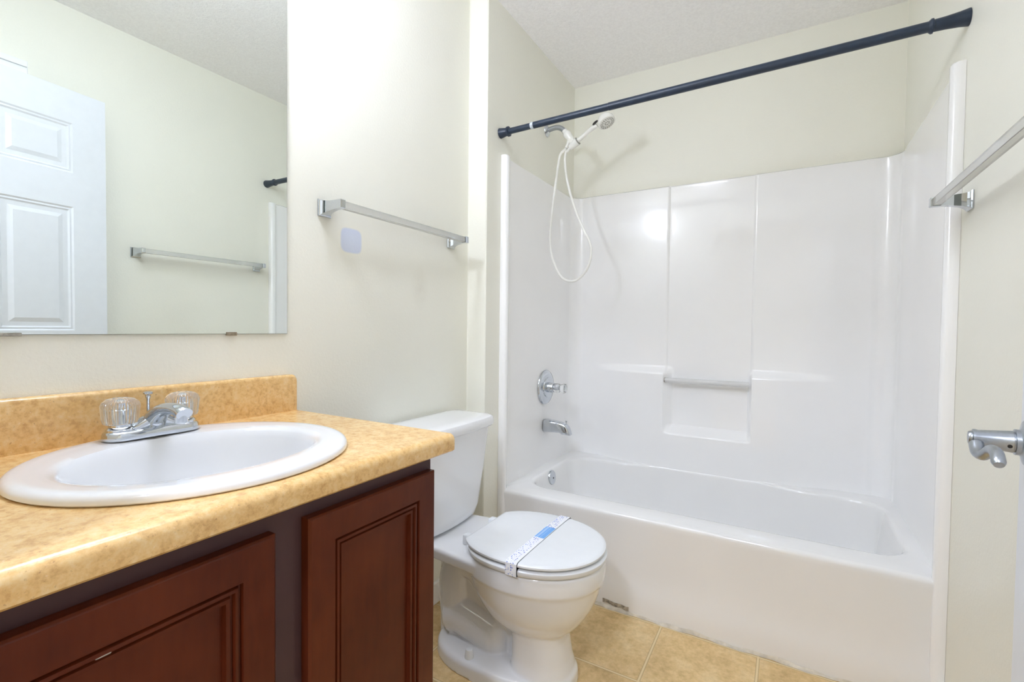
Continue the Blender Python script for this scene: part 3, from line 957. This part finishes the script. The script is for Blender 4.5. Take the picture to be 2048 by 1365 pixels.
lathe(bm, [(0.0, 0), (0.014, 0.0), (0.012, 0.0026), (0, 0.0034)], wc, (0.1, -0.95, 0.3), 24)
bmesh.ops.scale(bm, vec=(1.15, 1, 0.62), verts=bm.verts[:], space=Matrix.Translation(-wc))
bmesh.ops.rotate(bm, verts=bm.verts[:], cent=wc, matrix=Matrix.Rotation(-0.62, 3, 'Y'))
obj('grip_window', bm, M['dark_hole'], hs)['label'] = 'dark oval grip opening'
bm = bmesh.new()
hose = [HB - HD * 0.0262, HB - HD * 0.040 + Vector((0, 0, -0.006)), (0.196, SHY, 1.955), (0.192, SHY, 1.905), (0.206, SHY, 1.810), (0.245, SHY, 1.680), (0.292, SHY, 1.570), (0.328, SHY, 1.500), (0.336, SHY, 1.440), (0.318, SHY, 1.372), (0.275, SHY, 1.325), (0.232, SHY - .004, 1.312),
        (0.186, SHY - .008, 1.335), (0.150, SHY - .010, 1.395), (0.125, SHY - .010, 1.475), (0.120, SHY - .010, 1.560), (0.131, SHY - .008, 1.690), (0.146, SHY - .006, 1.810), (0.158, SHY - .004, 1.900), (0.168, SHY, 1.950), (A + 0.1085, SHY, 1.9735)]
tube(bm, smooth_path(hose, 8), 0.0062, 14)
obj('hose', bm, M['white_plastic'], hs)['label'] = 'thin white looping hose'

# ================================================================ SHOWER CURTAIN ROD
RY = 1.732
pL, pR = Vector((A, RY, 1.9065)), Vector((W, RY, 1.9275))
rod = thing('shower_curtain_rod', 'dark blue-black tension rod spanning the tub alcove', 'curtain rod', tuple(pL))
ax = (pR - pL); Lr = ax.length; ax.normalize()
def seg(name, prof, label=None, mat='navy'):
    bm = bmesh.new(); lathe(bm, prof, pL, ax, 32)
    o = obj(name, bm, M[mat], rod)
    if label: o['label'] = label
seg('end_cap', [(0.0, 0.0006), (0.0215, 0.0006), (0.0205, 0.006), (0.0150, 0.038), (0.0140, 0.040), (0.0, 0.040)])
seg('end_collar', [(0.013, 0.036), (0.0205, 0.037), (0.0205, 0.044), (0.013, 0.046)])
seg('inner_tube', [(0.0122, 0.040), (0.0122, 0.150)])
seg('tape_band', [(0.0130, 0.148), (0.0134, 0.150), (0.0134, 0.160), (0.0130, 0.162)], 'pale clear tape wrapped round the joint', 'tape')
seg('middle_tube', [(0.0, 0.161), (0.0132, 0.161), (0.0132, 0.480)])
seg('outer_tube', [(0.0132, 0.478), (0.0142, 0.479), (0.0142, Lr - 0.07), (0.0, Lr - 0.07)])
seg('end_collar', [(0.0135, Lr - 0.087), (0.0195, Lr - 0.080), (0.0195, Lr - 0.076), (0.0135, Lr - 0.074)])
seg('end_cap', [(0.0, Lr - 0.076), (0.0155, Lr - 0.076), (0.0165, Lr - 0.050), (0.0190, Lr - 0.022), (0.0222, Lr - 0.002), (0.0222, Lr - 0.0006), (0.0, Lr - 0.0006)])

# ================================================================ TOILET
TC = 1.296
toi = thing('toilet', 'white two-piece toilet between the cherry vanity and the tub', 'toilet', (0.35, TC, 0))
bm = bmesh.new()
def shell(rings):
    loft(bm, rings)
# bowl
B = [(0.392, 0.290, 0.716, 0.176), (0.386, 0.284, 0.722, 0.181), (0.362, 0.284, 0.723, 0.182), (0.338, 0.287, 0.721, 0.1808), (0.329, 0.293, 0.715, 0.1755), (0.28, 0.310, 0.700, 0.162), (0.24, 0.330, 0.682, 0.146), (0.20, 0.355, 0.655, 0.122), (0.17, 0.385, 0.625, 0.094), (0.145, 0.42, 0.59, 0.06)]
B2 = list(B[:4])
for k in range(4, len(B) - 1):          # smooth belly below the rim band
    p0, p1, p2, p3 = B[max(k - 1, 4)], B[k], B[k + 1], B[min(k + 2, len(B) - 1)]
    for j in range(4):
        u_ = j / 4
        B2.append(tuple(0.5 * (2 * b_ + (c_ - a_) * u_ + (2 * a_ - 5 * b_ + 4 * c_ - d_) * u_ * u_ + (3 * b_ - a_ - 3 * c_ + d_) * u_ ** 3) for a_, b_, c_, d_ in zip(p0, p1, p2, p3)))
B2.append(B[-1])
shell([egg(xb, xf, TC, hw, z, 96, 2.2, 2.1, xb + (xf - xb) * 0.47) for z, xb, xf, hw in B2][::-1])
# deck under the tank
shell([[Vector((p.x, TC + (p.y - TC) * (0.80 + 0.30 * (p.x - 0.03) / 0.41), p.z)) for p in rrect(0.030, 0.440, TC - hw, TC + hw, 0.035, z, 6, 8)] for z, hw in ((0.340, 0.142), (0.346, 0.152), (0.374, 0.157), (0.381, 0.154), (0.384, 0.147))])
# front pedestal
shell([egg(xb, xf, TC, hw, z, 40, 3.0, 2.3) for z, xb, xf, hw in ((0.0, 0.445, 0.640, 0.104), (0.03, 0.445, 0.636, 0.102), (0.08, 0.45, 0.622, 0.093), (0.14, 0.45, 0.612, 0.088), (0.20, 0.44, 0.612, 0.090), (0.24, 0.43, 0.62, 0.092))])
# foot
shell([egg(xb, xf, TC, hw, z, 56, 2.3, 2.6, 0.36) for z, xb, xf, hw in ((0.0, 0.156, 0.642, 0.137), (0.034, 0.158, 0.640, 0.135), (0.043, 0.163, 0.634, 0.129), (0.046, 0.172, 0.625, 0.120))])
# trapway
tp = smooth_path([(0.46, TC, 0.17), (0.40, TC, 0.175), (0.345, TC, 0.225), (0.295, TC, 0.275), (0.235, TC, 0.280), (0.205, TC, 0.235), (0.205, TC, 0.16), (0.215, TC, 0.07)], 6)
tube(bm, tp, [0.050 + 0.010 * sstep(20, 34, i) for i in range(len(tp))], 24)
tp = smooth_path([(0.195, TC, 0.100), (0.235, TC, 0.108), (0.30, TC, 0.095), (0.36, TC, 0.080), (0.420, TC, 0.078)], 6)
nn = len(tp)
tube(bm, tp, [0.070 * math.sqrt(max(0.05, 1 - max(0, (i - nn + 7) / 7) ** 2)) for i in range(nn)], 24)
add_box(bm, 0.15, 0.50, TC - 0.022, TC + 0.022, 0.02, 0.34)
o = obj('bowl', bm, M['china'], toi)
md = o.modifiers.new('remesh', 'REMESH'); md.mode = 'VOXEL'; md.voxel_size = 0.0036; md.use_smooth_shade = True
md = o.modifiers.new('smooth', 'SMOOTH'); md.factor = 0.5; md.iterations = 7
# tank
bm = bmesh.new()
def tank_ring(z, x0, x1, hw, r, bulge=0.012):
    pts = rrect(x0, x1, TC - hw, TC + hw, r, z, 8, 10)
    return [Vector((p.x + (bulge * (1 - ((p.y - TC) / hw) ** 2) if p.x > (x0 + x1) / 2 else 0), p.y, p.z)) for p in pts]
loft(bm, [tank_ring(0.3845, 0.045, 0.150, 0.130, 0.045, 0.02), tank_ring(0.388, 0.032, 0.172, 0.150, 0.05, 0.02), tank_ring(0.398, 0.024, 0.182, 0.162, 0.052, 0.02), tank_ring(0.43, 0.020, 0.190, 0.172, 0.05, 0.018), tank_ring(0.56, 0.018, 0.198, 0.194, 0.045), tank_ring(0.712, 0.016, 0.206, 0.214, 0.042)])
obj('tank', bm, M['china'], toi)
bm = bmesh.new()
loft(bm, [tank_ring(0.708, 0.020, 0.206, 0.214, 0.042), tank_ring(0.712, 0.014, 0.216, 0.224, 0.045), tank_ring(0.718, 0.012, 0.221, 0.228, 0.046), tank_ring(0.736, 0.012, 0.221, 0.228, 0.046), tank_ring(0.746, 0.016, 0.216, 0.223, 0.044), tank_ring(0.751, 0.026, 0.204, 0.212, 0.040), tank_ring(0.7525, 0.05, 0.18, 0.18, 0.03)])
obj('tank_lid', bm, M['china'], toi)
# seat and lid
bm = bmesh.new()
def so(dx, dw, z, xb=0.305):
    return egg(xb + dx, 0.727 - dx, TC, 0.1875 - dw, z, 72, 2.5, 2.05, 0.50)
loft(bm, [so(0.012, 0.012, 0.3935), so(0.003, 0.003, 0.395), so(0.0, 0.0, 0.400), so(0.0, 0.0, 0.408), so(0.004, 0.004, 0.4125), so(0.012, 0.012, 0.4140)])
obj('seat', bm, M['seat'], toi)
bm = bmesh.new()
def li(d, z):
    return [Vector((max(p.x, 0.323 + d), p.y, p.z)) for p in egg(0.292 + d, 0.722 - d, TC, 0.186 - d, z, 96, 2.5, 2.05, 0.515)]
loft(bm, [li(0.012, 0.4185), li(0.003, 0.4190), li(0.0, 0.4215), li(0.0, 0.4265), li(0.004, 0.4300), li(0.012, 0.4318), li(0.05, 0.4330), li(0.11, 0.4338), li(0.17, 0.4340)][:9])
obj('seat_lid', bm, M['seat'], toi)
for sgn in (-1, 1):
    bm = bmesh.new()
    add_box(bm, 0.288, 0.334, TC + sgn * 0.074 - 0.014, TC + sgn * 0.074 + 0.014, 0.384, 0.4175, 0.005, 3)
    obj('hinge', bm, M['seat'], toi)
    bm = bmesh.new()
    lathe(bm, [(0.0140, 0), (0.0140, 0.004), (0.0122, 0.020), (0.0100, 0.026), (0, 0.027)], (0.332, TC + sgn * 0.106, 0.0462), (0, 0, 1), 28)
    obj('bolt_cap', bm, M['seat'], toi)
# supply stop behind the bowl is hidden; paper sanitary band over the closed lid
bm = bmesh.new()
bx0, bx1 = 0.5075, 0.5430
yl = TC - 0.1865
yr = TC + 0.1865
prof = [(yl + 0.012, 0.3930), (yl - 0.0020, 0.3950), (yl - 0.0026, 0.4060), (yl - 0.0016, 0.4290), (yl + 0.003, 0.4328), (yl + 0.014, 0.4342), (TC - 0.12, 0.4350), (TC - 0.06, 0.4356), (TC, 0.4358), (TC + 0.06, 0.4356), (TC + 0.12, 0.4350), (yr - 0.014, 0.4342), (yr - 0.003, 0.4328), (yr + 0.0016, 0.4290), (yr + 0.0026, 0.4060), (yr + 0.002, 0.3950)]
rings = []
for xx, dz in ((bx0, 0.0), (bx1, 0.0)):
    rings.append([Vector((xx, yy, zz)) for yy, zz in prof] + [Vector((xx, yy, zz - 0.0003)) for yy, zz in prof[::-1]])
loft(bm, rings)
tag(obj('paper_band', bm, M['paper'], None, False), 'white paper band with blue dots and label across the toilet lid', 'paper band')
